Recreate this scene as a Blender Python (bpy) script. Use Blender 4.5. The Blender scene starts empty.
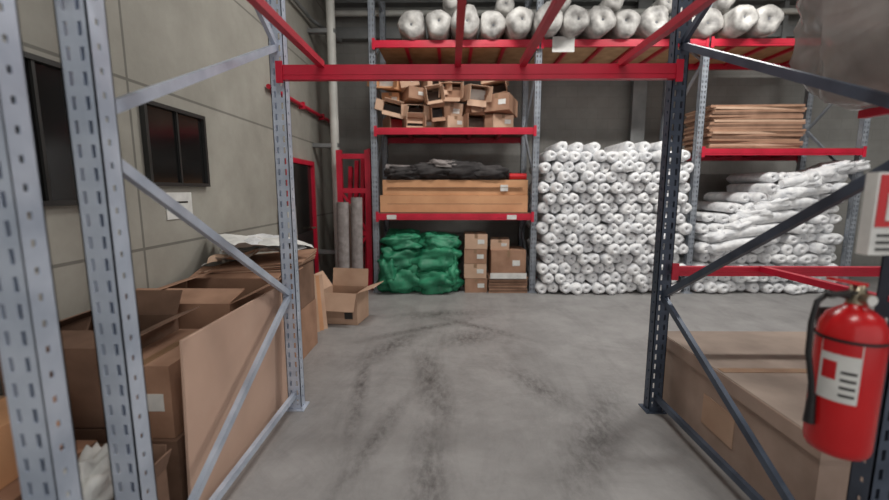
import bpy, bmesh, math, random
from mathutils import Vector, Matrix, noise, Euler
random.seed(11)
sc=bpy.context.scene
try:
    sc.view_settings.view_transform='Standard'
except Exception: pass

# ---------------- materials ----------------
def new_mat(name):
    m=bpy.data.materials.new(name); m.use_nodes=True
    nt=m.node_tree; b=nt.nodes['Principled BSDF']; return m,nt,b
def srgb(r,g,b):
    f=lambda c:(c/255/12.92 if c/255<=.04045 else ((c/255+.055)/1.055)**2.4)
    return (f(r),f(g),f(b),1)
def mat(name,c1,c2=None,scale=8,rough=.7,metal=0,bump=0,detail=5,alpha=1,stretch=(1,1,1),bscale=None):
    m,nt,b=new_mat(name)
    c2=c2 or tuple(int(x*.82) for x in c1)
    tc=nt.nodes.new('ShaderNodeTexCoord'); mp=nt.nodes.new('ShaderNodeMapping')
    mp.inputs['Scale'].default_value=stretch
    nt.links.new(tc.outputs['Object'],mp.inputs[0])
    n=nt.nodes.new('ShaderNodeTexNoise'); n.inputs['Scale'].default_value=scale; n.inputs['Detail'].default_value=detail
    nt.links.new(mp.outputs[0],n.inputs['Vector'])
    r=nt.nodes.new('ShaderNodeValToRGB'); r.color_ramp.elements[0].position=.32; r.color_ramp.elements[1].position=.68
    r.color_ramp.elements[0].color=srgb(*c2); r.color_ramp.elements[1].color=srgb(*c1)
    nt.links.new(n.outputs['Fac'],r.inputs[0]); nt.links.new(r.outputs[0],b.inputs['Base Color'])
    b.inputs['Roughness'].default_value=rough; b.inputs['Metallic'].default_value=metal
    b.inputs['Alpha'].default_value=alpha
    if bump:
        n2=nt.nodes.new('ShaderNodeTexNoise'); n2.inputs['Scale'].default_value=bscale or scale*2
        nt.links.new(mp.outputs[0],n2.inputs['Vector'])
        bp=nt.nodes.new('ShaderNodeBump'); bp.inputs['Strength'].default_value=bump; bp.inputs['Distance'].default_value=.02
        nt.links.new(n2.outputs['Fac'],bp.inputs['Height']); nt.links.new(bp.outputs[0],b.inputs['Normal'])
    return m
M={}
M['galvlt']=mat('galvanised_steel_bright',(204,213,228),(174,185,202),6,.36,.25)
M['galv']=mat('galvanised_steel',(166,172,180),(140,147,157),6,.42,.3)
M['galvdk']=mat('galvanised_steel_backlit',(82,93,110),(60,69,84),6,.45,.3)  # right rack uprights: backlit shade put into the steel colour
M['red']=mat('red_powder_coat',(208,28,60),(186,22,50),5,.42)
M['card']=mat('cardboard',(174,136,112),(150,114,92),5,.8)
M['card2']=mat('cardboard_pale',(206,174,150),(190,156,132),4,.8)
M['card3']=mat('cardboard_dark',(136,106,88),(110,84,68),5,.85)
M['cardin']=mat('cardboard_inside_shade',(64,48,40),(44,34,28),5,.9)  # cardboard darkened to paint in the shade inside cartons and roll cores
M['cardbright']=mat('cardboard_long',(218,166,124),(200,148,108),3,.75)
M['panel']=mat('hardboard_panel',(214,182,162),(198,165,146),2,.75)
M['taupe']=mat('taupe_cardboard',(184,160,146),(156,134,120),3,.85)
M['taupedk']=mat('taupe_cardboard_top',(156,140,128),(126,112,102),3,.85)  # taupe cardboard, darker tone for the carton top
M['paper']=mat('white_paper',(228,228,224),(205,205,202),10,.7)
M['tape']=mat('packing_tape',(150,120,94),(140,110,84),10,.3)
M['plastic']=mat('white_plastic_film',(250,250,250),(214,216,220),9,.35,bump=.5,bscale=22)
M['plasticgrey']=mat('clear_film_over_grey',(208,206,202),(124,122,120),6,.48,bump=.5,bscale=12)
M['wrap']=mat('stretch_wrap',(214,210,206),(150,144,140),3,.2,bump=.9,bscale=6,alpha=.72,stretch=(1,1,.4))
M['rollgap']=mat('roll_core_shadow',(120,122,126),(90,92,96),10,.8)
M['green']=mat('green_poly_bag',(58,150,112),(30,108,78),4,.5,bump=.5,bscale=9)
M['black']=mat('black_plastic',(30,30,32),(20,20,22),8,.45)
M['dark']=mat('dark_fabric',(66,62,62),(42,39,40),6,.75,bump=.4)
M['greyroll']=mat('grey_carpet',(160,152,150),(130,123,121),14,.85,bump=.3)
M['glass']=mat('dark_window_glass',(30,30,30),(22,22,22),2,.15)
M['frame']=mat('window_frame_dark',(46,46,45),(38,38,37),4,.5)
M['extred']=mat('extinguisher_red',(205,30,34),(188,22,28),3,.25)
M['brass']=mat('valve_metal',(180,170,150),(150,140,120),10,.35,.8)
M['white']=mat('white_paint',(222,222,216),(196,196,190),3,.5)
M['wood']=mat('chipboard_deck',(210,170,130),(184,144,106),6,.8)
M['pipegrey']=mat('grey_pipe',(144,146,146),(120,122,122),3,.5,.2)
M['signred']=mat('sign_red',(200,28,36),(190,24,30),3,.4)

def floor_mat():
    m,nt,b=new_mat('concrete_floor')
    N=nt.nodes.new; L=nt.links.new
    tc=N('ShaderNodeTexCoord')
    def nz(scale,det,ro,st,rot=0,dist=0,lo=.5,hi=.7,loc=(0,0,0)):
        mp=N('ShaderNodeMapping'); mp.inputs['Scale'].default_value=st; mp.inputs['Rotation'].default_value=(0,0,rot); mp.inputs['Location'].default_value=loc
        L(tc.outputs['Object'],mp.inputs[0])
        n=N('ShaderNodeTexNoise'); n.inputs['Scale'].default_value=scale; n.inputs['Detail'].default_value=det; n.inputs['Roughness'].default_value=ro; n.inputs['Distortion'].default_value=dist
        L(mp.outputs[0],n.inputs['Vector'])
        r=N('ShaderNodeMapRange'); r.inputs[1].default_value=lo; r.inputs[2].default_value=hi
        L(n.outputs['Fac'],r.inputs[0]); return r.outputs[0]
    def math_(op,a,b_,c=None,clamp=False):
        x=N('ShaderNodeMath'); x.operation=op; x.use_clamp=clamp
        for i,q in enumerate((a,b_,c)):
            if q is None: continue
            if isinstance(q,(int,float)): x.inputs[i].default_value=q
            else: L(q,x.inputs[i])
        return x.outputs[0]
    def ell(cx,cy,sx,sy,rot=0):
        mp=N('ShaderNodeMapping'); mp.vector_type='TEXTURE'
        mp.inputs['Location'].default_value=(cx,cy,0); mp.inputs['Rotation'].default_value=(0,0,rot); mp.inputs['Scale'].default_value=(sx,sy,1)
        L(tc.outputs['Object'],mp.inputs[0]); g=N('ShaderNodeTexGradient'); g.gradient_type='SPHERICAL'; L(mp.outputs[0],g.inputs[0]); return g.outputs[0]
    base=nz(1.6,10,.7,(1,1,1),lo=.3,hi=.7)
    mx0=N('ShaderNodeMixRGB'); mx0.inputs[1].default_value=srgb(132,130,129); mx0.inputs[2].default_value=srgb(160,158,157); L(base,mx0.inputs[0])
    streak=nz(1.0,9,.75,(2.6,.7,1),.15,.8,.48,.70)
    smudge=nz(1.3,9,.75,(1,1.2,1),.9,1.2,.50,.72,(3,1,0))
    fine=nz(14,6,.7,(1.4,.7,1),0,.3,.40,.62)
    s=math_('MULTIPLY',streak,.28)
    s=math_('MULTIPLY_ADD',smudge,.26,s)
    tracks=None
    for e in((-.12,2.2,.17,1.0,.05),(-.16,3.5,.2,1.1,.15),(-.62,4.3,.22,.9,-.5),(.25,4.6,.5,.3,.6),(1.0,2.7,.25,1.2,-.5),(-.1,5.5,.9,.22,.2),(.75,3.4,.2,.7,.5),(-.5,2.6,.1,.8,-.25),(-.75,3.3,.09,1.2,.12),(.3,5.0,.12,1.1,.9),(-.3,4.9,.12,1.1,-1.0)):
        g=ell(*e); tracks=g if tracks is None else math_('MAXIMUM',tracks,g)
    t=math_('MULTIPLY',math_('MULTIPLY_ADD',fine,.7,.3),tracks)
    s=math_('MULTIPLY_ADD',t,.85,s,True)
    mix=N('ShaderNodeMixRGB'); mix.inputs[2].default_value=srgb(78,75,74)
    L(s,mix.inputs[0]); L(mx0.outputs[0],mix.inputs[1])
    L(mix.outputs[0],b.inputs['Base Color'])
    b.inputs['Roughness'].default_value=.5
    n4=N('ShaderNodeTexNoise'); n4.inputs['Scale'].default_value=30; L(tc.outputs['Object'],n4.inputs['Vector'])
    bp=N('ShaderNodeBump'); bp.inputs['Strength'].default_value=.12; bp.inputs['Distance'].default_value=.01
    L(n4.outputs['Fac'],bp.inputs['Height']); L(bp.outputs[0],b.inputs['Normal'])
    return m
def wall_mat(name,axis,c1,c2,bw,bh,off=0.0,mort=.012,md=.5):
    m,nt,b=new_mat(name); N=nt.nodes.new; L=nt.links.new
    tc=N('ShaderNodeTexCoord'); sp=N('ShaderNodeSeparateXYZ'); cb=N('ShaderNodeCombineXYZ')
    L(tc.outputs['Object'],sp.inputs[0]); L(sp.outputs[axis],cb.inputs[0]); L(sp.outputs[2],cb.inputs[1])
    br=N('ShaderNodeTexBrick'); br.offset=off
    br.inputs['Scale'].default_value=1; br.inputs['Brick Width'].default_value=bw; br.inputs['Row Height'].default_value=bh
    br.inputs['Mortar Size'].default_value=mort; br.inputs['Mortar Smooth'].default_value=.2
    br.inputs['Color1'].default_value=(1,1,1,1); br.inputs['Color2'].default_value=(.93,.93,.93,1); br.inputs['Mortar'].default_value=(md,md,md,1)
    L(cb.outputs[0],br.inputs['Vector'])
    n=N('ShaderNodeTexNoise'); n.inputs['Scale'].default_value=1.6; n.inputs['Detail'].default_value=9; n.inputs['Roughness'].default_value=.65
    L(tc.outputs['Object'],n.inputs['Vector'])
    r=N('ShaderNodeValToRGB'); e=r.color_ramp.elements; e[0].position=.3; e[1].position=.7; e[0].color=srgb(*c2); e[1].color=srgb(*c1)
    L(n.outputs['Fac'],r.inputs[0])
    mx=N('ShaderNodeMixRGB'); mx.blend_type='MULTIPLY'; mx.inputs[0].default_value=1
    L(r.outputs[0],mx.inputs[1]); L(br.outputs['Color'],mx.inputs[2]); L(mx.outputs[0],b.inputs['Base Color'])
    b.inputs['Roughness'].default_value=.85
    return m

# ---------------- mesh builder ----------------
class MB:
    def __init__(s): s.v=[]; s.f=[]; s.mi=[]; s.mats=[]; s.sm=[]
    def m(s,k):
        if k not in s.mats: s.mats.append(k)
        return s.mats.index(k)
    def add(s,vs,fs,k,smooth=False):
        o=len(s.v); i=s.m(k); s.v+= [tuple(v) for v in vs]
        for f in fs: s.f.append([o+j for j in f]); s.mi.append(i); s.sm.append(smooth)
    def box(s,c,d,k,rot=None,T=None):
        R=(Euler(rot).to_matrix() if rot else Matrix.Identity(3))
        vs=[]
        for x in(-.5,.5):
            for y in(-.5,.5):
                for z in(-.5,.5):
                    p=R@Vector((x*d[0],y*d[1],z*d[2]))+Vector(c)
                    if T: p=T@p
                    vs.append(p)
        s.add(vs,[(0,1,3,2),(4,6,7,5),(0,4,5,1),(2,3,7,6),(0,2,6,4),(1,5,7,3)],k)
    def b2(s,x0,x1,y0,y1,z0,z1,k): s.box(((x0+x1)/2,(y0+y1)/2,(z0+z1)/2),(abs(x1-x0),abs(y1-y0),abs(z1-z0)),k)
    def beam(s,p0,p1,w,h,k):
        p0=Vector(p0);p1=Vector(p1);d=p1-p0;L=d.length
        e=d.to_track_quat('X','Z').to_euler()
        s.box((p0+p1)/2,(L,w,h),k,rot=e)
    def tube(s,pts,r,k,n=10,cap=True):
        pts=[Vector(p) for p in pts]; vs=[]; fs=[]
        rr=r if isinstance(r,(list,tuple)) else [r]*len(pts)
        ref=None
        for i,p in enumerate(pts):
            t=(pts[min(i+1,len(pts)-1)]-pts[max(i-1,0)]).normalized()
            if ref is None: ref=t.orthogonal().normalized()
            ref=(ref-t*ref.dot(t)).normalized(); bi=t.cross(ref)
            for j in range(n):
                a=2*math.pi*j/n; vs.append(p+(ref*math.cos(a)+bi*math.sin(a))*rr[i])
        for i in range(len(pts)-1):
            for j in range(n): fs.append((i*n+j,i*n+(j+1)%n,(i+1)*n+(j+1)%n,(i+1)*n+j))
        s.add(vs,fs,k,True)
        if cap:
            s.add([vs[j] for j in range(n)],[tuple(range(n))[::-1]],k); s.add([vs[(len(pts)-1)*n+j] for j in range(n)],[tuple(range(n))],k)
    def lathe(s,prof,c,k,n=28,R=None):
        vs=[];fs=[]
        for r,z in prof:
            for j in range(n):
                a=2*math.pi*j/n; p=Vector((r*math.cos(a),r*math.sin(a),z))
                if R: p=R@p
                vs.append(p+Vector(c))
        for i in range(len(prof)-1):
            for j in range(n): fs.append((i*n+j,i*n+(j+1)%n,(i+1)*n+(j+1)%n,(i+1)*n+j))
        s.add(vs,fs,k,True)
    def blob(s,c,d,k,rot=None,e=.6,amp=.06,fr=3,nu=24,nv=14,seed=0,fold=0,zmin=None):
        R=(Euler(rot).to_matrix() if rot else Matrix.Identity(3)); vs=[];fs=[]
        sg=lambda x,p: math.copysign(abs(x)**p,x)
        for i in range(nv+1):
            ph=-math.pi/2+math.pi*i/nv
            for j in range(nu):
                th=2*math.pi*j/nu
                q=Vector((sg(math.cos(ph),e)*sg(math.cos(th),e),sg(math.cos(ph),e)*sg(math.sin(th),e),sg(math.sin(ph),max(e,.8))))
                nn=noise.noise(q*fr+Vector((seed*7.3,seed*3.1,0)))+.5*noise.noise(q*fr*2.3+Vector((seed,0,seed)))
                k2=1+amp*nn
                if fold:
                    k2-=fold*(1-abs(noise.noise(Vector((q.x*3.5+seed,q.y*3.5,q.z*1.7+seed))))*3)
                q*=k2
                p=R@Vector((q.x*d[0]/2,q.y*d[1]/2,q.z*d[2]/2))+Vector(c)
                if zmin is not None: p.z=max(p.z,zmin)
                vs.append(p)
        for i in range(nv):
            for j in range(nu): fs.append((i*nu+j,i*nu+(j+1)%nu,(i+1)*nu+(j+1)%nu,(i+1)*nu+j))
        s.add(vs,fs,k,True)
    def obj(s,name,bevel=0):
        me=bpy.data.meshes.new(name); me.from_pydata(s.v,[],s.f)
        for k in s.mats: me.materials.append(M[k])
        for p,i,sm in zip(me.polygons,s.mi,s.sm): p.material_index=i; p.use_smooth=sm
        me.update(); o=bpy.data.objects.new(name,me); sc.collection.objects.link(o)
        if bevel:
            b=o.modifiers.new('bevel','BEVEL'); b.width=bevel; b.segments=2; b.limit_method='ANGLE'; b.angle_limit=math.radians(50)
        return o

# ---------------- room ----------------
M['floor']=floor_mat()
M['wl']=wall_mat('wall_left_concrete',1,(170,167,158),(146,143,134),3.1,1.22)
M['wb']=wall_mat('wall_back_concrete',0,(154,153,149),(134,133,129),.4,.2,.5,.004,.8)
M['ceil']=mat('ceiling_metal',(150,152,154),(130,132,134),2,.7)
def shell(name,x0,x1,y0,y1,z0,z1,k):
    m=MB(); m.b2(x0,x1,y0,y1,z0,z1,k); return m.obj(name)
shell('floor',-2.45,11.15,-4,8.45,-.1,0,'floor')
shell('wall_left',-2.45,-2.3,-4,8.3,0,5.4,'wl')
shell('wall_back',-2.45,11.15,8.3,8.45,0,5.4,'wb')
shell('wall_right',11,11.15,-4,8.3,0,5.4,'wb')
shell('ceiling',-2.45,11.15,-4,8.45,5.4,5.5,'ceil')

def window(name,y0,y1,z0,z1):
    m=MB(); x=-2.3; t=.03
    m.b2(x,x+.012,y0,y1,z0,z1,'glass')
    m.b2(x,x+.04,y0-t,y0,z0-t,z1+t,'frame'); m.b2(x,x+.04,y1,y1+t,z0-t,z1+t,'frame')
    m.b2(x,x+.04,y0,y1,z0-t,z0,'frame'); m.b2(x,x+.04,y0,y1,z1,z1+t,'frame')
    m.b2(x,x+.03,(y0+y1)/2-.01,(y0+y1)/2+.01,z0,z1,'frame')
    m.obj(name)
window('window_1',3.22,3.95,1.72,2.3)
window('window_2',2.15,2.6,1.6,2.36)
m=MB(); x=-2.294
m.b2(x,x+.015,6.0,6.95,0,2.05,'glass')
m.b2(x,x+.06,5.93,6.0,0,2.12,'red'); m.b2(x,x+.06,6.95,7.02,0,2.12,'red'); m.b2(x,x+.06,6.0,6.95,2.05,2.12,'red')
m.b2(x,x+.03,6.05,6.9,.1,1.0,'frame'); m.tube([(x+.03,6.85,1.05),(x+.09,6.85,1.05),(x+.09,6.72,1.05)],.012,'brass')
m.obj('door_1')
m=MB(); m.tube([(-2.25,5.4,2.93),(-2.25,8.25,2.93)],.03,'red',12)
for y in(5.6,6.6,7.6): m.b2(-2.3,-2.21,y-.02,y+.02,2.88,2.98,'red')
m.obj('sprinkler_pipe')
m=MB(); m.b2(-2.298,-2.29,3.38,3.72,1.42,1.64,'paper'); m.b2(-2.29,-2.288,3.43,3.66,1.55,1.565,'frame');m.b2(-2.29,-2.288,3.43,3.6,1.49,1.50,'frame'); m.obj('wall_notice')
m=MB(); m.tube([(-1.93,7.2,0),(-1.93,7.2,5.39)],.07,'white',16)
for z in(.6,2.4,4.2): m.b2(-2.3,-1.86,7.15,7.25,z-.03,z+.03,'pipegrey')
m.obj('downpipe')
m=MB(); m.b2(-2.2,10.9,8.12,8.3,4.4,4.6,'pipegrey'); m.b2(-2.2,10.9,8.1,8.3,5.0,5.1,'pipegrey'); m.tube([(-2.2,8.05,4.8),(10.9,8.05,4.8)],.05,'white')
for xx in(0,3,6,9): m.b2(xx-.04,xx+.04,8.1,8.3,4.35,5.35,'pipegrey')
m.obj('roof_purlin')
m=MB(); m.b2(3.4,3.55,8.1,8.3,0,5.4,'pipegrey'); m.b2(3.35,3.6,8.06,8.1,0,5.4,'pipegrey'); m.obj('wall_column')
m=MB(); m.tube([(-2.22,4.3,4.35),(-2.22,7.1,4.35)],.03,'pipegrey'); m.tube([(-2.22,7.1,4.35),(-2.0,8.1,4.35)],.03,'pipegrey')
for y in(4.6,6.0): m.b2(-2.3,-2.19,y-.02,y+.02,4.31,4.39,'pipegrey')
m.obj('wall_conduit')

# ---------------- pallet racks ----------------
def post(m,x,y,z1,k,face=-1,w=.1,dp=.08,pitch=.075,sl=.042):
    t=.005; yw=y+face*dp/2
    ya,yb=(yw,yw-face*t)
    for a,b in((-w/2,-.030),(-.016,.016),(.030,w/2)): m.b2(x+a,x+b,ya,yb,.006,z1,k)
    n=int(z1/pitch)
    for i in range(n+1):
        z0=.006+i*pitch; zz=min(z0+pitch-sl,z1)
        for a,b in((-.030,-.016),(.016,.030)): m.b2(x+a,x+b,ya,yb,z0,zz,k)
    for sx in(-1,1):
        xa=x+sx*w/2; xb=xa-sx*t
        m.b2(xa,xb,yw,yw-face*.03,.006,z1,k); m.b2(xa,xb,yw-face*.044,yw-face*dp,.006,z1,k)
        for i in range(n+1):
            z0=.006+i*pitch+.02; m.b2(xa,xb,yw-face*.03,yw-face*.044,z0,min(z0+pitch-.02,z1),k)
        m.b2(xa,x+sx*.022,yw-face*dp,yw-face*(dp-t),.006,z1,k)
    m.b2(x-.075,x+.075,y-.07,y+.07,0,.008,k)
    for sx in(-1,1): m.tube([(x+sx*.06,y+face*.055,.008),(x+sx*.06,y+face*.055,.025)],.009,k,6)
def frame(m,x,yn,yf,z1,k,zs,low=.12,bw=.028,bh=.042):
    post(m,x,yn,z1,k,-1); post(m,x,yf,z1,k,-1)
    for i in range(len(zs)-1):
        (a,za),(b,zb)=zs[i],zs[i+1]
        if a==b: continue
        m.beam((x,(yn+.03 if a=='n' else yf-.03),za),(x,(yn+.03 if b=='n' else yf-.03),zb),bw,bh,k)
    for a in(low,z1-.15): m.beam((x,yn+.03,a),(x,yf-.03,a),.028,.042,k)
def rbeam(m,x0,x1,y,z,k='red',h=.1,d=.05,ch=.08):
    x0+=.05;x1-=.05
    m.b2(x0,x1,y-d/2,y+d/2,z-h/2,z+h/2,k)
    m.b2(x0,x1,y-d/2-.004,y-d/2,z-h/2+.03,z+h/2-.03,k)
    for xx,s in((x0,1),(x1,-1)):
        m.b2(xx-s*.035,xx+s*.01,y-d/2-.012,y-d/2-.001,z-ch,z+ch,k)
zz=[('n',.1),('f',.9),('n',1.78),('n',1.92),('f',2.62),('n',3.5),('f',4.3)]
YN,YF=1.42,3.03; XL,XR=-1.18,1.55
m=MB()
frame(m,XL,YN,YF,4.8,'galvlt',zz)
rbeam(m,XL,XR,YF-.07,2.44,h=.095,ch=.07); rbeam(m,XL,XR,YN-.07,2.44)
for xx in(-.86,.05,.48,1.13): m.b2(xx-.02,xx+.02,YN-.04,YF-.09,2.47,2.51,'red')
m.obj('pallet_rack')
m=MB()
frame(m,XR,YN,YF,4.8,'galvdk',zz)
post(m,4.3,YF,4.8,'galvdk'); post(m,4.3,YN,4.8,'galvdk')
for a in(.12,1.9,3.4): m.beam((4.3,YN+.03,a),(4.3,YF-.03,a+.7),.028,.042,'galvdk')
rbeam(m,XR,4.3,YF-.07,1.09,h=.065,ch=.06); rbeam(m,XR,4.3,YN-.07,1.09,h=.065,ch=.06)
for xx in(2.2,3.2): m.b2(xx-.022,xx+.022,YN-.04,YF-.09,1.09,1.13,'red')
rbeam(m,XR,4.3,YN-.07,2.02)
for xx in(2.15,2.6,3.05): m.b2(xx-.02,xx+.02,YN-.05,2.3,2.03,2.07,'red')
m.obj('pallet_rack')
m=MB(); frame(m,XL,-.4,1.12,4.8,'galvlt',[('f',.45),('n',1.6),('f',2.8),('n',3.9)])
for z in(.35,2.9): m.beam((XL,1.15,z),(XL,YN-.03,z),.03,.04,'galvlt')
m.obj('pallet_rack')

FY,RY=6.75,7.85; X0,X1,X2,X3=-1.19,1.34,3.85,6.37
m=MB(); fz=[('n',.1),('f',.9),('n',1.8),('f',2.7),('n',3.6),('f',4.3)]
for xx in(X0,X1,X2,X3): frame(m,xx,FY,RY,4.9,'galv',fz)
def deck(m,x0,x1,z,wood=False):
    rbeam(m,x0,x1,FY-.07,z); rbeam(m,x0,x1,RY+.07,z)
    n=5
    for i in range(1,n): 
        q=x0+(x1-x0)*i/n; m.b2(q-.025,q+.025,FY-.045,RY+.045,z,z+.045,'red')
    m.b2(x0+.06,x1-.06,FY-.04,RY+.04,z+.045,z+.062,'wood' if wood else 'card3')
deck(m,X0,X1,1.24); deck(m,X0,X1,2.56); deck(m,X0,X1,3.83,True); deck(m,X1,X2,3.83,True); deck(m,X2,X3,3.83,True); deck(m,X2,X3,2.24)
m.b2(1.52,1.85,FY-.1,FY-.097,3.7,3.92,'paper')
m.b2(-1.0,-.85,FY-.105,FY-.1,1.2,1.27,'paper');m.b2(.9,1.05,FY-.105,FY-.1,1.2,1.27,'paper')
m.obj('pallet_rack')

# ---------------- cartons ----------------
def carton(m,c,d,rz=0,k='card',label=True,tape=True,ry=0,rx=0):
    T=Matrix.Translation(Vector(c))@Matrix.Rotation(rz,4,'Z')@Matrix.Rotation(ry,4,'Y')@Matrix.Rotation(rx,4,'X')
    w,l,h=d
    m.box((0,0,h/2),d,k,T=T)
    if tape:
        m.box((0,0,h+.001),(.05,l*.99,.003),'tape',T=T)
        m.box((0,-l/2-.001,h*.86),(.05,.003,h*.26),'tape',T=T)
    if label:
        m.box((w*.22,-l/2-.0015,h*.5),(min(.12,w*.3),.003,min(.09,h*.3)),'paper',T=T)
def opencarton(m,c,d,rz=0,k='card',flap=.45,angles=(40,40,60,30),inside='cardin',fill=.3):
    T=Matrix.Translation(Vector(c))@Matrix.Rotation(rz,4,'Z')
    w,l,h=d; t=.006
    m.box((0,0,t/2),(w,l,t),k,T=T)
    for s in(-1,1):
        m.box((s*(w/2-t/2),0,h/2),(t,l,h),k,T=T); m.box((0,s*(l/2-t/2),h/2),(w-2*t,t,h),k,T=T)
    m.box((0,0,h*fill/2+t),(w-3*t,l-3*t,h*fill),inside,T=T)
    f=min(w,l)*flap
    for i,(ax,s) in enumerate((('x',-1),('x',1),('y',-1),('y',1))):
        a=math.radians(angles[i])
        if ax=='x':
            m.box((s*(w/2+f/2*math.cos(a)),0,h+f/2*math.sin(a)),(f,l*.98,t),k,rot=(0,-s*a,0),T=T)
        else:
            m.box((0,s*(l/2+f/2*math.cos(a)),h+f/2*math.sin(a)),(w*.98,f,t),k,rot=(s*a,0,0),T=T)
def endcarton(m,c,d,rz=0,k='card',ry=0,fill='dark',rx=0):
    T=Matrix.Translation(Vector(c))@Matrix.Rotation(rz,4,'Z')@Matrix.Rotation(ry,4,'Y')@Matrix.Rotation(rx,4,'X')
    w,l,h=d;t=.008
    m.box((0,0,t/2),(w,l,t),k,T=T);m.box((0,0,h-t/2),(w,l,t),k,T=T)
    for s in(-1,1): m.box((s*(w/2-t/2),0,h/2),(t,l,h-2*t),k,T=T)
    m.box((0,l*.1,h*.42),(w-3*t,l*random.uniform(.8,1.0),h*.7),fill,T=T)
    f=w*.42
    for s in(-1,1):
        a=math.radians(random.uniform(-15,70))
        m.box((s*(w/2+f/2*math.sin(a)-t/2),-l/2-f/2*math.cos(a),h/2),(t,f,h*.95),k,rot=(0,0,s*a),T=T)
    a=math.radians(random.uniform(20,80)); m.box((0,-l/2-h*.2*math.cos(a),-h*.2*math.sin(a)+.02),(w*.95,h*.42,t),k,rot=(a,0,0),T=T)
    if random.random()<.6:
        a=math.radians(random.uniform(-10,60)); m.box((0,-l/2-h*.2*math.cos(a),h+h*.2*math.sin(a)),(w*.95,h*.42,t),k,rot=(-a,0,0),T=T)
m=MB(); z0=2.63
colz=X0+.09
while colz<X1-.2:                       # uneven columns so the courses never line up
    cw=random.uniform(.26,.42)
    if colz+cw>X1-.06: break
    z=z0; first=True
    top=z0+random.uniform(.66,.92)
    while z<top-.1:
        w=cw*random.uniform(.85,1.08); h=random.uniform(.17,.29)
        kk=random.choice(['card2','card2','cardbright','card2','card'])
        ry=0 if first else random.uniform(-.24,.24); rx=0 if first else random.uniform(-.12,.2)
        rz=random.uniform(-.45,.45); cx=colz+cw/2+random.uniform(-.05,.05)
        cx=min(max(cx,X0+.06+w*.6),X1-.06-w*.6)
        cy=FY+.38+random.uniform(-.12,.14)
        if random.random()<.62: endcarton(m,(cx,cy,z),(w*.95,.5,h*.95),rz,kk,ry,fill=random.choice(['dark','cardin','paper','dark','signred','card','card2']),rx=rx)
        else: carton(m,(cx,cy,z),(w*.95,.5,h*.95),rz,kk,ry=ry,rx=rx)
        z+=h+.005; first=False
    colz+=cw+.0
m.obj('carton_pile')
m=MB()
carton(m,(.06,FY+.3,1.305),(2.36,.6,.27),0,'cardbright',False,False); carton(m,(.08,FY+.32,1.578),(2.32,.58,.24),.004,'cardbright',False,False)
for z in(1.44,1.70): m.b2(-1.0,1.15,FY-.003,FY+.029,z-.004,z+.004,'tape')
m.b2(.8,.92,FY+.0,FY+.03,1.64,1.74,'paper')
m.obj('long_carton',.004)
m=MB()
for i,(xa,xb,y,z,r,k) in enumerate([(-1.02,.75,.14,1.9,.07,'dark'),(-.9,1.0,.3,1.9,.065,'dark'),(-1.05,.3,.24,2.02,.055,'greyroll')]):
    pts=[(xa+(xb-xa)*t/6,FY+y,z+.012*math.sin(t*1.7+i)) for t in range(7)]; m.tube(pts,[r*(.9+.15*random.random()) for _ in pts],k,12)
for i,(cx,cz,sx,sz) in enumerate([(-.75,1.93,.6,.2),(-.3,1.97,.75,.25),(.2,1.97,.7,.28),(.62,1.94,.6,.22),(-.1,2.06,.5,.14)]):
    m.blob((cx,FY+.15,cz),(sx,.36,sz),'dark' if i!=4 else 'greyroll',(0,random.uniform(-.1,.1),random.uniform(-.1,.1)),seed=i+3,amp=.3,fold=.05,nu=40,nv=22,zmin=1.823)
m.tube([(.95,FY+.1,1.875),(1.22,FY+.1,1.875)],.05,'signred')
m.obj('fabric_bundle')
m=MB()
for i,(cx,cy,cz,sx,sz,rz) in enumerate([(-.80,.12,.22,.78,.5,.1),(-.25,.08,.2,.86,.46,-.15),(-.82,.16,.55,.7,.46,.3),(-.25,.12,.53,.86,.46,-.1),(-.52,.2,.35,.7,.66,.0),(-.75,.2,.83,.7,.32,-.1),(-.2,.2,.8,.66,.34,.2),(-.98,.05,.35,.34,.55,0),(.0,.1,.35,.28,.6,0)]):
    m.blob((cx,FY+cy,cz),(sx,.66,sz),'green',(random.uniform(-.1,.1),random.uniform(-.15,.15),rz),.75,.3,1.8,56,32,seed=i*1.7,fold=.05,zmin=.005)
m.obj('green_bag_pile')
m=MB()
for i in range(4): carton(m,(.42,FY+.2,.0+i*.24),(.36,.5,.234),random.uniform(-.05,.05),'card2' if i%2 else 'card')
m.obj('carton_stack')
m=MB()
for i in range(11): m.box((.94,FY+.2,.012+i*.024),(.62+random.uniform(-.02,.02),.55,.02),'card3' if i%2 else 'card',rot=(0,0,random.uniform(-.03,.03)))
m.box((.94,FY-.1,.29),(.58,.02,.09),'paper')
carton(m,(.94,FY+.2,.28),(.56,.5,.42),.03,'card'); carton(m,(.83,FY+.22,.702),(.3,.4,.16),-.1,'card2')
m.obj('carton_stack')

# ---------------- rolls ----------------
def roll(m,x,z,y0,L,r,k='plastic',n=14,sq=1.0):
    prof=[(r*.10,.012),(r*.2,-.012),(r*.55,-.028),(r*.86,-.008),(r,.03),(r*1.0,L*.5),(r*1.0,L)]
    ox,oz=random.uniform(-.15,.15)*r,random.uniform(-.15,.15)*r
    vs=[];fs=[]; ph=random.random()*6
    for i,(q,yy) in enumerate(prof):
        for j in range(n):
            a=2*math.pi*j/n; w=1+.07*math.sin(3*a+ph)+.05*math.sin(5*a+ph*2)
            s=1 if i>3 else (1-i/4.)
            vs.append((x+q*w*math.cos(a)/sq+(ox*s if i<4 else 0),y0+yy,z+q*w*math.sin(a)*sq+(oz*s if i<4 else 0)))
    for i in range(len(prof)-1):
        for j in range(n): fs.append((i*n+j,(i+1)*n+j,(i+1)*n+(j+1)%n,i*n+(j+1)%n))
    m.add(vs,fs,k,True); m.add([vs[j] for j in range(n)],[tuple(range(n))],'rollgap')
m=MB(); r=.092; row=0; z=r
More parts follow.
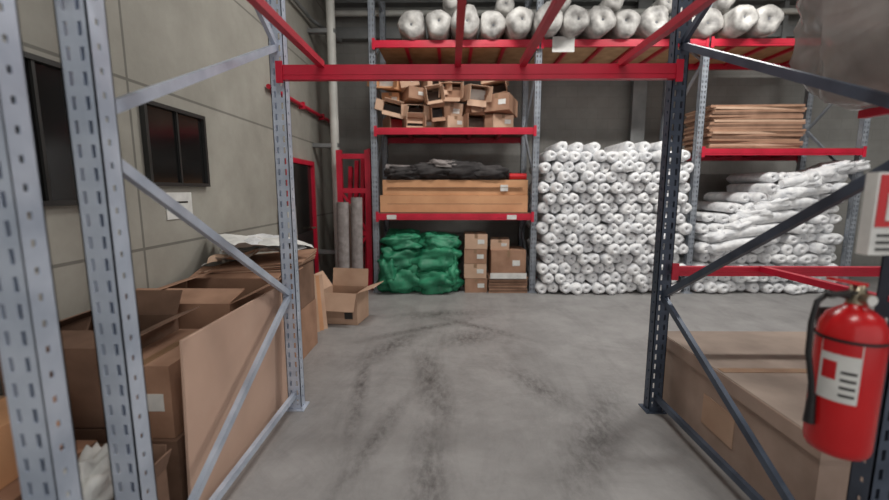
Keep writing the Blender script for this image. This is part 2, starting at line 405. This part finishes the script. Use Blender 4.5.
while z+r<2.30:
    x=X1+.14+(r if row%2 else 0)
    while x+r<X2-.03:
        rr=r*random.uniform(.93,1.06)
        roll(m,x+random.uniform(-.012,.012),z+random.uniform(-.012,.012),FY-.12+random.uniform(-.1,.08),.95,rr,sq=random.uniform(.93,1.02)); x+=2*r*.995
    z+=r*1.74; row+=1
for i in range(7): 
    if i!=3: roll(m,1.75+i*.26,z+random.uniform(-.02,.0),FY-.05+random.uniform(0,.1),.9,r)
m.obj('fabric_roll_stack')
m=MB(); z=r; row=0
while z+r<2.1:
    x=X2+.18+(r if row%2 else 0)
    while x+r<X3-.08:
        lim=.95+max(0,(x-X2-.1))*1.0+.12*math.sin(x*5)
        if z<min(lim,1.95): roll(m,x+random.uniform(-.02,.02),z+random.uniform(-.015,.015),FY-.05+random.uniform(-.12,.1),.95,r*random.uniform(.9,1.1),sq=random.uniform(.78,1))
        x+=2*r
    z+=r*1.74; row+=1
for i in range(6):
    za=.75+.2*i; xs=X2+.2+.22*i
    m.tube([(xs,FY-.22+.03*i,za),(xs+.35,FY-.2+.03*i,za+.07),(xs+.8,FY-.18+.03*i,za+.12),(xs+1.05,FY-.12+.03*i,za+.12)],[.06,.09,.085,.05],'plastic',12)
for i in range(9): m.blob((X2+.45+.25*i,FY+.0+.02*i,min(.95+.16*i,2.0)),(.5,.5,.2),'plastic',(.0,-.2,random.uniform(-.4,.4)),seed=i+60,amp=.3)
m.obj('fabric_roll_stack')
m=MB(); x=X0+.42; zt=3.894
for i in range(16):
    rr=random.uniform(.18,.225)
    x+=rr
    if x>5.0: break
    roll(m,x,zt+rr,FY-.25+random.uniform(-.12,.1),1.2,rr,'plasticgrey',18)
    if i%2==0 and i>0: roll(m,x-rr,zt+rr*2+.13,FY-.1+random.uniform(-.1,.1),1.1,.14,'plasticgrey',16)
    x+=rr+.004
m.obj('carpet_roll_row')
m=MB(); z=2.303
for i in range(18):
    sh=.025*math.sin(i*1.3)
    m.box((4.72+sh+random.uniform(-.02,.02),FY+.35,z+.018),(1.42+random.uniform(-.05,.03),.75,.034),['card','card2','card','card','card3'][i%5],rot=(random.uniform(-.01,.01),random.uniform(-.006,.006),random.uniform(-.05,.05))); z+=.036
m.obj('flattened_carton_stack')

# ---------------- far left items ----------------
m=MB()
for xx in(-1.80,-1.34): m.b2(xx-.045,xx+.045,6.9,6.97,0,2.3,'red')
for z in(.25,.95,1.65,2.2): m.b2(-1.76,-1.38,6.91,6.96,z-.04,z+.04,'red')
m.beam((-1.76,6.935,.3),(-1.38,6.935,.92),.03,.04,'red'); m.beam((-1.38,6.935,1.0),(-1.76,6.935,1.6),.03,.04,'red')
for i in range(4): m.beam((-1.72+i*.1,6.99+.03*i,.04),(-1.70+i*.11,7.3,2.05+.1*i),.06,.09,'red')
m.obj('red_rack_frame')
m=MB()
for (xx,yy,h,rr,k) in[(-1.62,6.25,1.48,.09,'greyroll'),(-1.42,6.3,1.55,.085,'greyroll'),(-1.52,6.48,1.45,.08,'taupe')]:
    m.tube([(xx,yy,0.0),(xx+.02,yy+.02,h)],rr,k,16); m.tube([(xx+.02,yy+.02,h),(xx+.02,yy+.02,h+.004)],rr*.35,'cardin',12)
m.obj('carpet_roll')
m=MB(); m.tube([(-2.12,5.6,0),(-2.14,5.6,1.45)],.075,'paper',18); m.tube([(-2.14,5.6,1.45),(-2.14,5.6,1.455)],.03,'cardin'); m.obj('paper_roll')
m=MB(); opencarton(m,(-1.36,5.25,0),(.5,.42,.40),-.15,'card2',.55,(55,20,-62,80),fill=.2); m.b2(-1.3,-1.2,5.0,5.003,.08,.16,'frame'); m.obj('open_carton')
m=MB()
for i in range(3): m.box((-1.72+i*.03,4.75+i*.05,.32),(.34,.012,.66),'cardbright' if i%2 else 'card2',rot=(-.22,0,.5+.05*i))
m.obj('leaning_cardboard')

# ---------------- left bay items ----------------
m=MB(); m.box((-1.29,2.54,.475),(.016,1.3,.96),'panel',rot=(0,.035,0)); m.obj('hardboard_panel',.003)
m=MB()
opencarton(m,(-1.83,3.05,.5),(.78,.8,.42),0,'card',.3,(165,25,168,15),fill=.4)
carton(m,(-1.83,3.05,0),(.82,.82,.49),0,'card'); m.obj('open_carton')
m=MB()
carton(m,(-1.97,2.25,0),(.55,.6,.46),0,'card3'); opencarton(m,(-1.97,2.24,.464),(.53,.58,.42),.03,'card3',.3,(150,20,165,60),fill=.5); m.obj('carton_stack')
m=MB()
carton(m,(-1.52,2.22,0),(.32,.6,.42),0,'card3',False); carton(m,(-1.53,2.22,.424),(.3,.56,.38),.0,'card'); m.obj('carton_stack')
m=MB()
carton(m,(-1.95,1.5,0),(.6,.6,.5),.0,'card'); carton(m,(-2.0,1.5,.504),(.5,.5,.24),.05,'cardbright'); m.obj('carton_stack')
m=MB(); opencarton(m,(-1.47,1.5,0),(.34,.5,.4),0,'card3',.3,(120,70,150,80)); m.blob((-1.47,1.5,.42),(.28,.4,.3),'paper',e=.8,amp=.5,seed=4,fold=.1,nu=40,nv=24); m.obj('open_carton')
m=MB()
carton(m,(-1.85,3.98,0),(.8,.85,.5),0,'card'); carton(m,(-1.85,3.98,.504),(.8,.8,.42),.0,'card3')
for i in range(5): m.box((-1.83+.02*i,3.98,.945+i*.014),(.78,.86,.01),'card2' if i%2 else 'card',rot=(0,-.02*i,.04*i))
m.obj('carton_stack')
def sheet(m,c,sx,sy,amp,k,seed,rot=(0,0,0),n=14):
    R=Euler(rot).to_matrix(); vs=[];fs=[]
    for i in range(n+1):
        for j in range(n+1):
            x=(i/n-.5)*sx;y=(j/n-.5)*sy
            z=amp*(noise.noise(Vector((x*4+seed,y*4,seed)))+.5*noise.noise(Vector((x*9,y*9+seed,1))))
            vs.append(R@Vector((x,y,z))+Vector(c))
    for i in range(n):
        for j in range(n):
            a=i*(n+1)+j; fs.append((a,a+n+1,a+n+2,a+1))
    m.add(vs,fs,k,True)
m=MB()
for i in range(5): sheet(m,(-1.88+.03*i,4.0-.03*i,1.07+i*.03),.66,.75,.08,'paper' if i%2==0 else ('card2' if i==1 else 'plastic'),i*3.3,(0,.07*i-.2,.2*i))
m.obj('crumpled_plastic_sheets')

# ---------------- right bay items ----------------
m=MB()
m.b2(1.66,2.95,1.75,3.2,.0,.52,'taupe')
m.b2(1.645,2.965,1.735,3.215,.47,.555,'taupe'); m.b2(1.65,2.96,1.74,3.21,.555,.56,'taupedk')
m.box((2.3,2.475,.562),(1.27,.06,.003),'tape'); m.b2(1.655,1.66,2.3,2.6,.15,.35,'card2')
m.obj('pallet_carton',.006)
m=MB()
m.blob((2.60,2.0,2.6),(1.62,1.1,1.12),'wrap',(0,0,.1),.4,.16,2.2,56,36,seed=5,fold=.03,zmin=2.075)
for i in range(4): m.blob((2.15+.27*i,2.0,2.38+.12*(i%2)),(.46,.8,.5),'plasticgrey',e=.7,amp=.3,seed=i+40,zmin=2.08)
m.obj('plastic_wrapped_bundle')

ex,ey,ez=1.305,1.33,.80
m=MB(); R=.088
m.lathe([(0,0),(R*.9,0),(R*.97,.012),(R,.03),(R,.40),(R*.95,.43),(R*.8,.46),(R*.5,.482),(.03,.49),(.024,.505)],(ex,ey,ez),'extred',36)
hz=ez+.03
m.lathe([(.026,.465),(.026,.5),(.02,.505),(.02,.53),(0,.53)],(ex,ey,hz),'brass',18)
def lab(a0,a1,z0,z1,k,rr):
    n=12; vs=[];fs=[]
    for i in range(n+1):
        a=math.radians(a0+(a1-a0)*i/n)
        for z in(z0,z1): vs.append((ex+rr*math.cos(a),ey+rr*math.sin(a),hz+z))
    for i in range(n): fs.append((2*i,2*i+2,2*i+3,2*i+1))
    m.add(vs,fs,k,True)
lab(180,248,.16,.36,'paper',R+.001); lab(182,246,.315,.355,'signred',R+.0015); lab(186,211,.23,.29,'signred',R+.0015)
for z in(.18,.205,.23,.255): lab(218,243,z,z+.009,'black',R+.0015)
m.beam((ex+.02,ey,hz+.51),(ex-.11,ey-.02,hz+.50),.022,.012,'black'); m.beam((ex+.02,ey,hz+.53),(ex-.11,ey-.02,hz+.555),.024,.012,'extred')
m.tube([(ex,ey-.02,hz+.49),(ex,ey-.05,hz+.49)],.018,'brass',14); m.tube([(ex,ey-.05,hz+.49),(ex,ey-.053,hz+.49)],.016,'paper',14)
m.tube([(ex-.02,ey,hz+.49),(ex-.07,ey+.02,hz+.5),(ex-.105,ey+.02,hz+.47),(ex-.12,ey+.015,hz+.40),(ex-.122,ey+.01,hz+.3),(ex-.108,ey+.0,hz+.2),(ex-.10,ey,hz+.12)],.009,'black',10)
m.tube([(ex-.10,ey,hz+.16),(ex-.10,ey,hz+.06)],[.011,.017],'black',12)
m.b2(ex+.04,1.61,ey+R+.002,ey+R+.012,ez+.30,ez+.34,'black'); m.b2(ex-.03,ex+.05,ey+R-.006,ey+R+.012,ez+.08,ez+.46,'black')
m.b2(ex-.02,1.61,ey+R-.004,ey+R+.010,ez+.08,ez+.11,'black'); m.lathe([(R+.003,.385),(R+.003,.395)],(ex,ey,ez),'black',36)
m.obj('fire_extinguisher')
m=MB(); y=1.335
m.b2(1.325,1.60,y,y+.04,1.455,1.715,'paper'); m.b2(1.333,1.592,y-.003,y,1.545,1.707,'signred')
m.b2(1.36,1.40,y-.006,y-.003,1.565,1.65,'paper'); m.b2(1.37,1.39,y-.006,y-.003,1.65,1.67,'paper'); m.b2(1.40,1.435,y-.006,y-.003,1.66,1.67,'paper')
m.tube([(1.50,y-.003,1.60),(1.50,y-.006,1.60)],.03,'paper',16)
for i in range(3): m.b2(1.345,1.58,y-.003,y,1.47+i*.022,1.478+i*.022,'frame')
m.obj('fire_extinguisher_sign')

# ---------------- lights ----------------
m0,nt,b=new_mat('fluorescent_tube'); b.inputs['Emission Color'].default_value=(1,.98,.94,1); b.inputs['Emission Strength'].default_value=6; M['tube']=m0
def fixture(x,y,z,lx,ly,e):
    m=MB(); m.b2(x-lx/2,x+lx/2,y-ly/2,y+ly/2,z,z+.08,'white')
    m.tube([(x-lx/2+.05,y,z-.02),(x+lx/2-.05,y,z-.02)],.02,'tube')
    m.b2(x-.02,x+.02,y-.02,y+.02,z+.08,5.4,'white')
    m.obj('ceiling_light_fixture')
    l=bpy.data.lights.new('fluorescent_light','AREA'); l.shape='RECTANGLE'; l.size=max(lx,.3); l.size_y=max(ly,.3); l.energy=e; l.color=(1,.975,.93)
    o=bpy.data.objects.new('fluorescent_light',l); o.location=(x,y,z-.06); sc.collection.objects.link(o)
fixture(.3,4.9,5.1,1.5,.2,95)
fixture(3.8,5.0,5.1,1.5,.2,125)
fixture(.2,.0,5.1,1.5,.2,60)
fixture(4.5,.0,5.1,1.5,.2,35)
fixture(8.0,4.9,5.1,1.5,.2,60)
w=bpy.data.worlds.new('world'); sc.world=w; w.use_nodes=True
w.node_tree.nodes['Background'].inputs[0].default_value=(1,.98,.96,1); w.node_tree.nodes['Background'].inputs[1].default_value=.92

# ---------------- camera ----------------
cd=bpy.data.cameras.new('camera'); cd.sensor_width=36; cd.lens=420/889*36; cd.clip_start=.05
cd.dof.use_dof=True; cd.dof.focus_distance=3.4; cd.dof.aperture_fstop=.95
co=bpy.data.objects.new('camera',cd); co.location=(0,0,1.66)
co.rotation_euler=(math.radians(90-8.13),0,math.radians(.75)); sc.collection.objects.link(co); sc.camera=co
